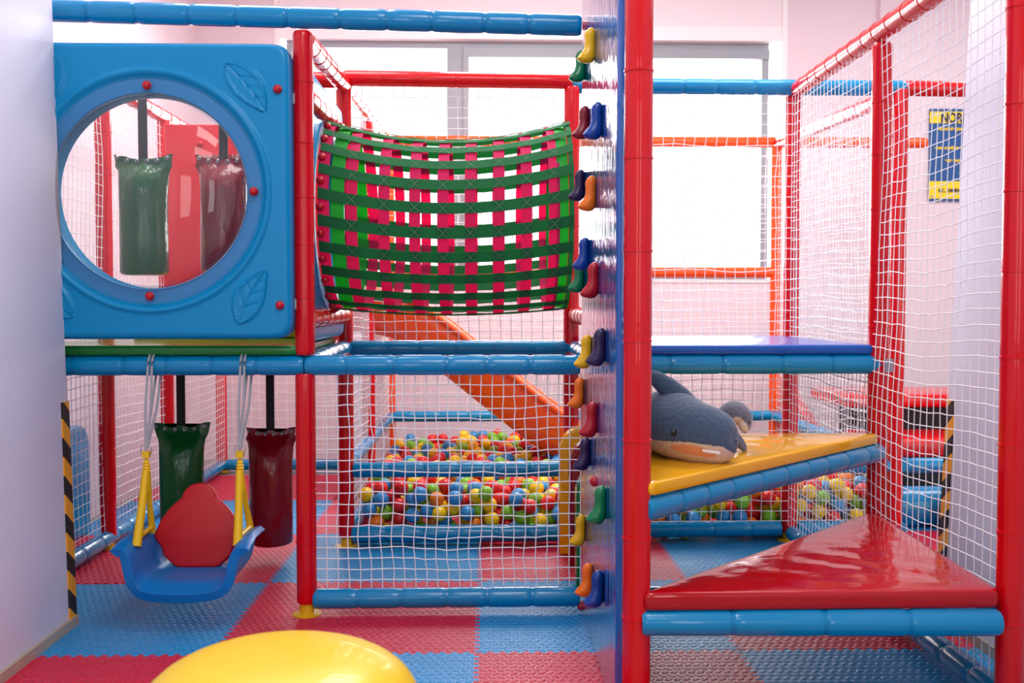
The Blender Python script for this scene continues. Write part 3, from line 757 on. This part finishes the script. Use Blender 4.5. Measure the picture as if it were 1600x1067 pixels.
# smooth the outline
pts = [Vector(p) for p in out]
for _ in range(2):
    q = []
    for i in range(len(pts)): a, b2 = pts[i], pts[(i + 1) % len(pts)]; q += [a * .75 + b2 * .25, a * .25 + b2 * .75]
    pts = q
bk = MB().prism([tuple(p) for p in pts], -.018, .018, .013)
tilt = Matrix.Rotation(math.radians(-8), 4, 'X')
obj('backrest', bk.xf(Matrix.Translation((at(306, 800, SY + .08).x, SY + .1, .206)) @ tilt @ Matrix(((1, 0, 0, 0), (0, 0, -1, 0), (0, 1, 0, 0), (0, 0, 0, 1)))), 'swing_red', sw)
for side, apx, npx, fpx in ((-1, 229, 216, 238), (1, 375, 373, 392)):
    A = Vector((at(apx, 735, SY).x, SY, at(apx, 738, SY).z)); Nn = Vector((at(npx, 842, SY - .07).x, SY - .09, .345)); Ff = Vector((at(fpx, 835, SY + .1).x, SY + .1, .362))
    hb = MB(); hb.sweep([A + Vector((0, -.008, .01)), (A + Nn) / 2 + Vector((0, 0, 0)), Nn], [.015, .016, .019], n=14); hb.sweep([A + Vector((0, .008, 0)), (A + Ff) / 2, Ff], [.014, .011, .015], n=12)
    hb.sweep([Nn + Vector((0, .01, .03)), Ff + Vector((0, -.01, .02))], .011, n=10); hb.sweep([A + Vector((0, 0, 0)), A * .72 + (Nn + Ff) * .14], [(.014, .014), (.016, .012)], n=12)
    hb.lathe([(.0, .0), (.014, 0), (.017, .006), (.013, .012), (.017, .018), (.013, .024), (.016, .03), (.012, .036), (.014, .042), (.01, .05), (0, .05)], tuple(A + Vector((0, 0, .0))), 18)
    obj('handle', hb, 'swing_yellow', sw)
    top = A + Vector((0, 0, .072))
    obj('clip', MB().box((top.x - .014, top.y - .012, top.z - .01), (top.x + .014, top.y + .012, top.z + .016)).sweep([A + Vector((0, 0, .045)), top], .006, n=10), 'swing_yellow', sw)
    rg = MB()
    for dx in (-.013, .013):
        rg.sweep([top + Vector((dx + .009 * math.cos(t), 0, .02 + .022 * math.sin(t))) for t in [2 * PI * k / 16 for k in range(17)]], .002, n=6)
    obj('ring', rg, 'metal', sw)
    rp_ = MB()
    for j, (dx, yy) in enumerate(((-.008, YBf - .052), (.008, YBf - .052), (-.002, YBf + .052), (.016, YBf + .052))):
        pts = [top + Vector((dx * .3, 0, .03)), Vector((top.x + dx * 1.3, (top.y * .5 + yy * .5), .9)), Vector((top.x + dx, yy, ZM))]
        for k in range(1, 5):
            e = PI / 2 * k / 4 * (1 if yy < YBf else -1)
            pts.append(Vector((top.x + dx, YBf - .052 * math.cos(e) if yy < YBf else YBf + .052 * math.cos(e), ZM + .052 * abs(math.sin(e)))))
        rp_.sweep(pts, .0055, n=8)
    obj('rope', rp_, 'rope', sw)

# ---------------------------------------------------------------- yellow pouf in the foreground
pc = at(438, 1040, 2.03)
pr = [(.0, .0), (.23, .0), (.265, .02), (.285, .1), (.292, .3), (.296, .42), (.292, .49), (.272, .54), (.232, .575), (.17, .598), (.09, .608), (.0, .610)]
q = []
pv = [Vector(p) for p in pr]
for i in range(len(pv) - 1): q += [pv[i] * .75 + pv[i + 1] * .25, pv[i] * .25 + pv[i + 1] * .75]
q = [pv[0]] + q + [pv[-1]]
pf = thing('round_pouf', 'glossy yellow round pouf in the foreground, blurred at the bottom edge', 'pouf', (pc.x, 2.03, 0))
obj('cushion', MB().lathe([tuple(p) for p in q], (pc.x, 2.03, 0), 96), 'pouf', pf, angle=80)
obj('piping', MB().sweep([Vector((pc.x + .288 * math.cos(t), 2.03 + .288 * math.sin(t), .36)) for t in [2 * PI * k / 64 for k in range(65)]], .005, n=8), 'yellow', pf)

# ---------------------------------------------------------------- slide
def slide():
    s = thing('orange_slide', 'orange plastic slide descending into the ball pit behind the nets', 'slide', (.2, 6.75, 0))
    yc, hw = 6.88, .27
    # near rim height along x, read off the photograph at the near rim depth
    path = [(-.98, 1.14), (-.8, 1.13), (-.62, 1.08), (-.45, .965), (-.25, .80), (0, .60), (.25, .40), (.45, .27), (.6, .215), (.8, .19), (.92, .185)]
    pp = []
    for i in range(len(path) - 1):
        for k in range(4): t = k / 4; pp.append((path[i][0] * (1 - t) + path[i + 1][0] * t, path[i][1] * (1 - t) + path[i + 1][1] * t))
    pp.append(path[-1])
    for _ in range(3): pp = [pp[0]] + [((pp[i - 1][0] + 2 * pp[i][0] + pp[i + 1][0]) / 4, (pp[i - 1][1] + 2 * pp[i][1] + pp[i + 1][1]) / 4) for i in range(1, len(pp) - 1)] + [pp[-1]]
    hgt = lambda x: .30 - .1 * sstep(.3, .9, x)
    rows = []; rl = []; rr = []
    for i, (x, z) in enumerate(pp):
        a = pp[max(0, i - 1)]; b = pp[min(len(pp) - 1, i + 1)]; t = Vector((b[0] - a[0], 0, b[1] - a[1])).normalized(); nn = Vector((-t.z, 0, t.x))
        h = hgt(x); base = Vector((x, yc, z)); sec = []
        for k in range(17):
            u = -1 + 2 * k / 16; hh = h * abs(u) ** 3.2
            sec.append(base + Vector((0, u * hw, 0)) + nn * hh)
        rows.append(sec); rl.append(sec[0]); rr.append(sec[-1])
    o = obj('trough', MB().grid(rows), 'slide', s); md = o.modifiers.new('s', 'SOLIDIFY'); md.thickness = .014
    for R_ in (rl, rr): obj('rim', MB().sweep(R_, .022, n=14), 'slide', s)
slide()

# ---------------------------------------------------------------- plush toys
def sweep_pts(st, n=48, sub=6):
    """stations (x,y,z,ra,rb) -> smooth rows"""
    S = [np.array(s, float) for s in st]; out = []
    for i in range(len(S) - 1):
        p0, p1, p2, p3 = S[max(0, i - 1)], S[i], S[i + 1], S[min(len(S) - 1, i + 2)]
        for k in range(sub):
            t = k / sub; out.append(.5 * (2 * p1 + (p2 - p0) * t + (2 * p0 - 5 * p1 + 4 * p2 - p3) * t * t + (3 * p1 - p0 - 3 * p2 + p3) * t ** 3))
    out.append(S[-1]); rows = []
    for i, s in enumerate(out):
        t = Vector((out[min(i + 1, len(out) - 1)] - out[max(0, i - 1)])[:3]).normalized()
        a = t.cross(Vector((0, 0, 1))).normalized(); b = a.cross(t).normalized()
        rows.append([Vector(s[:3]) + a * math.cos(2 * PI * k / n) * max(.001, s[3]) + b * math.sin(2 * PI * k / n) * max(.001, s[4]) for k in range(n)])
    return rows
def split_obj(rows, classify, mats, names, parent):
    nv = len(rows[0]); V = [p for r_ in rows for p in r_]; sets = {}
    for i in range(len(rows) - 1):
        for j in range(nv):
            q = (i * nv + j, i * nv + (j + 1) % nv, (i + 1) * nv + (j + 1) % nv, (i + 1) * nv + j)
            c = sum((V[k] for k in q), Vector()) / 4
            sets.setdefault(classify(c), []).append(q)
    for key, fs in sets.items():
        used = sorted({k for f in fs for k in f}); mp = {k: i for i, k in enumerate(used)}
        mb = MB(); mb.v = [tuple(V[k]) for k in used]; mb.f = [tuple(mp[k] for k in f) for f in fs]
        obj(names[key], mb, mats[key], parent, angle=180)
ST = .775
sh = thing('plush_shark', 'big navy plush shark with cream belly and open mouth on yellow step', 'plush toy', (.70, 3.60, ST))
def zz(py, Y=3.5): return at(1075, py, Y).z
st_ = [(.846, 3.35, .858, .004, .004), (.840, 3.355, .858, .042, .05), (.818, 3.37, .860, .074, .080), (.776, 3.40, .866, .098, .099), (.717, 3.45, .878, .118, .108), (.677, 3.53, .89, .125, .118), (.66, 3.64, .892, .114, .115), (.665, 3.76, .872, .085, .09), (.70, 3.87, .842, .05, .055), (.74, 3.93, .832, .02, .03)]
R1 = sweep_pts(st_, 220, 26)
R1 = [[Vector((p.x, p.y, max(p.z, ST + .001 + .12 * max(0, p.z - ST)) if p.z < ST + .02 else p.z)) for p in r_] for r_ in R1]
R1 = [[Vector((p.x, p.y, max(p.z, ST + .002))) for p in r_] for r_ in R1]
def cls(c):
    if c.y > 3.62: return 'top'
    if c.z < .857 - .10 * abs(c.x - .665) - .5 * max(0, c.x - .79):
        mx = (c.x - .70) / .072; mz = (c.z - (.822 - .14 * (c.x - .70)) - .006 * (1 - mx * mx)) / (.017 * max(.2, 1 - .0 * mx))
        if mx * mx + mz * mz < 1 and c.y < 3.5: return 'mouth'
        return 'belly'
    return 'top'
split_obj(R1, cls, dict(top='plush_navy', belly='plush_cream', mouth='plush_mouth'), dict(top='back', belly='belly', mouth='mouth'), sh)
from mathutils.bvhtree import BVHTree
_V = [p for r_ in R1 for p in r_]; _n = len(R1[0])
bv = BVHTree.FromPolygons(_V, [(i * _n + j, i * _n + (j + 1) % _n, (i + 1) * _n + (j + 1) % _n, (i + 1) * _n + j) for i in range(len(R1) - 1) for j in range(_n)])
def on_shark(x, z):
    h = bv.ray_cast(Vector((x, 2.9, z)), Vector((0, 1, 0)))
    return h[0], h[1]
p, nrm = on_shark(at(1052, 675, 3.38).x, at(1052, 675, 3.38).z)
if p: obj('eye', MB().lathe([(0, -.004), (.011, -.003), (.0125, .001), (.010, .006), (.005, .009), (0, .0095)], n=20).xf(Matrix.Translation(p) @ rot_to(Vector((nrm.x, min(-.3, nrm.y if nrm.y < 0 else -nrm.y), .1)))), 'eye', sh)
th = MB()
for k in range(12):
    x = .728 + .0048 * k; p, nrm = on_shark(x, .822 - .14 * (x - .70) + .012)
    if p: th.add([p + Vector((-.003, -.002, .004)), p + Vector((.003, -.002, .004)), p + Vector((0, -.004, -.008)), p + Vector((0, .004, .002))], [(0, 2, 1), (0, 1, 3), (1, 2, 3), (2, 0, 3)])
obj('teeth', th, 'white', sh, smooth=False)
# dorsal fin curling to the left above the back
fin = [(.70, 3.56, .945, .045, .085), (.675, 3.555, .99, .036, .066), (.642, 3.55, 1.030, .03, .046), (.602, 3.55, 1.058, .026, .034), (.562, 3.55, 1.073, .018, .026), (.535, 3.55, 1.078, .004, .008)]
fb_ = MB()
rws = []
S = [Vector(f[:3]) for f in fin]
for i, f in enumerate(fin):
    t = (S[min(i + 1, 5)] - S[max(0, i - 1)]).normalized(); a = Vector((0, 1, 0)); b = t.cross(a).normalized()
    rws.append([S[i] + a * math.cos(2 * PI * k / 24) * f[3] + b * math.sin(2 * PI * k / 24) * f[4] * .8 for k in range(24)])
fb_.grid(rws, close_v=True, cap0=True, cap1=True); obj('dorsal_fin', fb_, 'plush_navy', sh, angle=120)
# flipper low on the far side and the tail fluke
obj('flipper', MB().sweep([(.80, 3.50, .83), (.84, 3.52, .81), (.868, 3.54, .798), (.885, 3.56, .79)], [(.035, .028), (.032, .022), (.024, .016), (.008, .008)], n=16), 'plush_navy', sh)
for s in (-1, 1): obj('tail_fluke', MB().sweep([(.74, 3.93, .832), (.74 + s * .05, 3.96, .845), (.74 + s * .09, 3.99, .85)], [(.03, .018), (.026, .012), (.006, .004)], n=12), 'plush_navy', sh)

dl = thing('plush_dolphin', 'small grey plush dolphin propped behind the navy shark', 'plush toy', (.93, 3.80, ST))
q_ = at(1143, 660, 3.72)
dst = [(.845, 3.80, ST + .03, .02, .03), (.85, 3.80, ST + .06, .045, .05), (.862, 3.80, ST + .11, .052, .052), (.885, 3.79, ST + .165, .058, .054), (.918, 3.775, ST + .190, .062, .058), (.945, 3.75, ST + .17, .056, .056), (.958, 3.735, ST + .145, .036, .038), (.957, 3.72, ST + .118, .024, .026), (.955, 3.71, ST + .10, .008, .009)]
R2 = []
S = [np.array(s, float) for s in dst]; outp = []
for i in range(len(S) - 1):
    p0, p1, p2, p3 = S[max(0, i - 1)], S[i], S[i + 1], S[min(len(S) - 1, i + 2)]
    for k in range(8):
        t = k / 8; outp.append(.5 * (2 * p1 + (p2 - p0) * t + (2 * p0 - 5 * p1 + 4 * p2 - p3) * t * t + (3 * p1 - p0 - 3 * p2 + p3) * t ** 3))
outp.append(S[-1])
for i, s in enumerate(outp):
    t = Vector((outp[min(i + 1, len(outp) - 1)] - outp[max(0, i - 1)])[:3]).normalized(); a = Vector((0, 1, 0)); a = (a - t * a.dot(t)).normalized(); b = t.cross(a)
    R2.append([Vector(s[:3]) + a * math.cos(2 * PI * k / 48) * max(.001, s[3]) + b * math.sin(2 * PI * k / 48) * max(.001, s[4]) for k in range(48)])
def cls2(c):
    # cream face runs down the inside of the bend
    if c.y < 3.80 and c.x < .972 and c.z < ST + .175 - 1.1 * max(0, c.x - .93) and c.x > .90 - .4 * (ST + .17 - c.z) and c.z > ST + .06 and c.x > .895: return 'face'
    return 'body'
split_obj(R2, cls2, dict(body='plush_grey', face='plush_cream'), dict(body='body', face='face'), dl)
obj('flipper', MB().sweep([(.90, 3.75, ST + .09), (.925, 3.72, ST + .06), (.945, 3.70, ST + .03), (.953, 3.69, ST + .012)], [(.022, .03), (.022, .026), (.019, .02), (.009, .01)], n=16), 'plush_grey', dl)
obj('eye', MB().lathe([(0, 0), (.005, 0), (.004, .003), (0, .004)], n=12).xf(Matrix.Translation((.975, 3.705, ST + .15)) @ rot_to((.4, -1, 0))), 'eye', dl)
obj('base', MB().lathe([(0, 0.001), (.05, .001), (.062, .012), (.06, .035), (.045, .06), (0, .07)], (.862, 3.80, ST), 24), 'plush_grey', dl)

dl.scale = (.76,) * 3; dl.location = (.93, 3.70, ST)

# ---------------------------------------------------------------- ball pit
def balls():
    R = .0425; D = 2 * R; rnd = random.Random(11); cell = {}
    X0, X1, Y0, Y1 = XM + .09, XE - .09, YC + .105, YE - .09
    P = []; hx_ = lambda x: int(math.floor(x / D))
    def support(x, y):
        z = R + .003 if y < YC + .34 else R + .115
        cx, cy = hx_(x), hx_(y)
        for i in (-1, 0, 1):
            for j in (-1, 0, 1):
                for k in cell.get((cx + i, cy + j), ()):
                    q = P[k]; d2 = (q[0] - x) ** 2 + (q[1] - y) ** 2
                    if d2 < D * D: z = max(z, q[2] + math.sqrt(D * D - d2))
        return z
    fails = 0
    while fails < 60 and len(P) < 3600:
        best = None
        for _ in range(26):
            x, y = rnd.uniform(X0, X1), rnd.uniform(Y0, Y1); z = support(x, y)
            lvl = .265 + .03 * (y - YC) / 2.4 + .03 * math.sin(x * 2.3 + y * 1.7)
            if z > lvl: continue
            if best is None or z < best[2]: best = (x, y, z)
        if best is None: fails += 1; continue
        fails = 0
        cell.setdefault((hx_(best[0]), hx_(best[1])), []).append(len(P)); P.append(best)
    # visible size of each ball from the photograph's viewpoint (for choosing which ones stand alone)
    W_, H_ = 1600, 1067; zb = {}; Ri = _R.inverted(); order = []
    for k, p in enumerate(P):
        v = Ri @ (Vector(p) - Vector((0, 0, CAMZ))); px = 800 + v.x / -v.z * _F; py = 533.5 - v.y / -v.z * _F; rr = R / -v.z * _F
        order.append((-v.z, k, px, py, rr))
    order.sort(reverse=True); buf = np.full((140, 400), -1, int)   # window y 640..860, x 530..1370
    for d, k, px, py, rr in order:
        ux, uy, ur = (px - 530) / 2.1, (py - 640) / 1.6, rr
        xa, xb = int(max(0, ux - ur / 2.1)), int(min(399, ux + ur / 2.1 + 1)); ya, yb = int(max(0, uy - ur / 1.6)), int(min(139, uy + ur / 1.6 + 1))
        if xb <= xa or yb <= ya: continue
        gx, gy = np.meshgrid(np.arange(xa, xb), np.arange(ya, yb)); m = ((gx - ux) * 2.1) ** 2 + ((gy - uy) * 1.6) ** 2 < ur * ur
        buf[ya:yb, xa:xb][m] = k
    XX = 530 + np.arange(400) * 2.1; YY = 640 + np.arange(140) * 1.6; GX, GY = np.meshgrid(XX, YY)
    vis = (((GX > 545) & (GX < 900)) | ((GX > 1012) & (GX < 1225)) | ((GX > 1252) & (GX < 1362))) & ~((GY > 822)) & ~((GX < 900) & (GY > 719) & (GY < 745)) & ~((GX > 1000) & (GY < 805 - (GX - 1015) * .25))
    ids, cnt = np.unique(buf[vis & (buf >= 0)], return_counts=True)
    top = [int(k) for k in ids[np.argsort(-cnt)][:300]]
    seen = set(int(k) for k in ids)
    cols = ['ball_red', 'ball_yellow', 'ball_blue', 'ball_green', 'ball_orange']; wts = [.27, .27, .2, .2, .06]
    kc = [rnd.choices(cols, wts)[0] for _ in P]
    def prof(nn, R):
        out = []
        for i in range(nn + 1):
            a = -PI / 2 + PI * i / nn; r_ = R * (1.012 if abs(a) < .03 else 1); out.append((max(.0001, r_ * math.cos(a)), r_ * math.sin(a)))
        return out
    protos = {}
    names = dict(ball_red='red', ball_yellow='yellow', ball_blue='blue', ball_green='lime green', ball_orange='orange')
    items = sorted(top, key=lambda k: P[k][1])
    rown = ['front', 'second', 'third', 'fourth', 'fifth', 'sixth', 'seventh', 'eighth', 'ninth', 'tenth', 'eleventh', 'rearmost']
    def ordn(i): return ['first', 'second', 'third', 'fourth', 'fifth', 'sixth', 'seventh', 'eighth', 'ninth', 'tenth', 'eleventh', 'twelfth', 'thirteenth', 'fourteenth', 'fifteenth', 'sixteenth', 'seventeenth', 'eighteenth', 'nineteenth', 'twentieth', 'twenty-first', 'twenty-second', 'twenty-third', 'twenty-fourth', 'twenty-fifth', 'twenty-sixth', 'twenty-seventh', 'twenty-eighth'][i]
    rowof = {}
    for k in items:
        if P[k][1] < Y0 + .13: rowof[k] = 0 if P[k][2] > .17 else -1
        else: rowof[k] = min(11, 1 + int((P[k][1] - Y0 - .13) / .19))
    cntr = {}
    for k in sorted(items, key=lambda k: P[k][0]):
        side = 'left' if P[k][0] < .46 else 'right'
        key = (kc[k], rowof[k], side); i = cntr.get(key, 0); cntr[key] = i + 1
        if kc[k] not in protos:
            o = obj('pit_ball', MB().lathe(prof(18, R), n=28), kc[k]); protos[kc[k]] = o; first = True
        else: o = protos[kc[k]].copy(); C.objects.link(o)
        o.location = P[k]; o.rotation_euler = (rnd.uniform(0, 3), rnd.uniform(0, 3), 0)
        rw = 'low at front rail' if rowof[k] < 0 else f'{rown[rowof[k]]} row' if rowof[k] else 'top front row'
        tag(o, f'{names[kc[k]]} pit ball, {ordn(i)} such from left, {rw}, {side} half', 'ball', 'plastic balls in the ball pit')
    rest = {}
    me = bpy.data.meshes.new('pit_balls'); V = []; Fs = []; MI = []
    for k, p in enumerate(P):
        if k in top: continue
        hi = k in seen or p[2] > .2
        if not hi and p[1] > YC + .34: continue
        mb = MB().lathe(prof(10, R), p, 14) if hi else MB().lathe(prof(6, R), p, 8)
        b0 = len(V); V += mb.v; Fs += [tuple(i + b0 for i in f) for f in mb.f]; MI += [cols.index(kc[k])] * len(mb.f)
    me.from_pydata(V, [], Fs); [me.materials.append(M[c]) for c in cols]
    me.polygons.foreach_set('material_index', MI); me.polygons.foreach_set('use_smooth', [True] * len(Fs))
    o = bpy.data.objects.new('pit_balls', me); C.objects.link(o)
    tag(o, 'mass of coloured plastic balls filling the pit further back and below', 'balls', kind='stuff')
    print('balls', len(P), len(top))
balls()

# ---------------------------------------------------------------- far right play corner
bn = thing('padded_bench', 'red padded bench with dark gap, behind netting on the right', 'bench', (3.2, 6.9, 0))
for nm, a, b2, m in (('seat', (2.5, 6.35, at(0, 715, 6.4).z), (4.2, 7.6, at(0, 692, 6.5).z), 'red'), ('top_pad', (2.42, 7.05, .52), (4.2, 7.75, .60), 'red')):
    pass
def pad(lo, hi, bev=.03):
    return MB().prism([(lo[0], lo[1]), (hi[0], lo[1]), (hi[0], hi[1]), (lo[0], hi[1])], lo[2], hi[2], bev)
obj('seat', pad((2.5, 6.3, .34), (4.3, 6.9, .45)), 'red', bn)
obj('top_pad', pad((2.5, 6.9, .60), (4.3, 7.6, .69)), 'red', bn)
obj('backing', MB().box((2.5, 6.94, .36), (4.3, 7.0, .61)), 'black', bn, smooth=False)
obj('base', MB().box((2.52, 6.34, 0), (4.28, 7.5, .345)), 'black', bn, smooth=False)
rl_ = MB().lathe([(0, -.3), (.09, -.3), (.115, -.28), (.118, -.2), (.118, .2), (.115, .28), (.09, .3), (0, .3)], (2.70, 5.86, .118), 32, 'x')
tag(obj('foam_roller', rl_, 'blue'), 'blue foam roller lying on the floor behind the right netting', 'foam roller')
rs_ = MB().lathe([(0, 0), (.085, 0), (.095, .012), (.095, .33), (.08, .345), (0, .345)], (2.735, 5.66, 0), 32)
tag(obj('foam_cylinder', rs_, 'orange'), 'upright orange red foam cylinder beside the blue roller', 'foam cylinder')
sl = thing('red_ramp', 'pale red ramp of padded vinyl beside the right edge of the ball pit', 'ramp', (2.7, 7.6, 0))
obj('ramp_pad', MB().prism([(7.0, .0), (8.4, .0), (8.4, .72), (8.1, .72), (7.0, .3)], 2.40, 2.48, .01).xf(Matrix(((0, 0, 1, 0), (1, 0, 0, 0), (0, 1, 0, 0), (0, 0, 0, 1)))), 'red', sl)

# ---------------------------------------------------------------- rules sign
SYp = WY - .08
a0 = at(1453, 170, SYp); z1s = a0.z; z0s = at(1450, 314, SYp).z; SX = a0.x; SW = .62
sg = thing('rules_sign', 'blue and yellow rules sign on the pink wall, partly behind the right wall', 'sign', (SX, SYp, z0s))
shr = lambda z: -.025 * (z1s - z) / (z1s - z0s)
def band(za, zb, m, name, d):
    obj(name, MB().box((SX, SYp - d, za), (SX + SW, SYp + .012, zb)), m, sg, smooth=False)
H = z1s - z0s
band(z0s, z1s, 'sign_blue', 'board', 0)
band(z1s - .155 * H, z1s - .03 * H, 'sign_yellow', 'title_band', .003); band(z0s + .025 * H, z0s + .215 * H, 'sign_yellow', 'footer_band', .003)
def text(s, px, py, size, m, al='LEFT'):
    c = bpy.data.curves.new('lettering', 'FONT'); c.body = s; c.size = size; c.extrude = .001; c.align_x = al; c.offset = .0015 * size / .05
    c.materials.append(M[m]); o = bpy.data.objects.new('lettering', c); C.objects.link(o)
    p = at(px, py, SYp - .006)
    bpy.context.view_layer.update(); me = bpy.data.meshes.new_from_object(o.evaluated_get(bpy.context.evaluated_depsgraph_get())); bpy.data.objects.remove(o); o = bpy.data.objects.new('lettering', me); C.objects.link(o); o.parent = sg; o.location = Vector((p.x, SYp - .006, p.z)) - sg.location; o.rotation_euler = (PI / 2, 0, 0); o.scale.x = .74 if size > .1 else 1
text('NORME', 1470, 191, .115, 'sign_navy'); text('-locul de joaca', 1465, 203.5, .043, 'sign_yellow'); text('-toti copiii trebuie', 1460, 233, .041, 'sign_yellow')
text('re', 1508, 243, .043, 'sign_yellow'); text('este interzis', 1476, 253, .043, 'sign_yellow'); text('-copiii', 1498, 272.5, .043, 'sign_yellow'); text('S.C. DIMENTI', 1466, 300, .04, 'sign_navy')
for px, py in ((1459, 177), (1456, 307)):
    p = at(px, py, SYp); obj('screw', MB().lathe([(0, 0), (.012, 0), (.01, .005), (0, .006)], n=14).xf(Matrix.Translation((p.x, SYp - .003, p.z)) @ rot_to((0, -1, 0))), 'metal', sg)
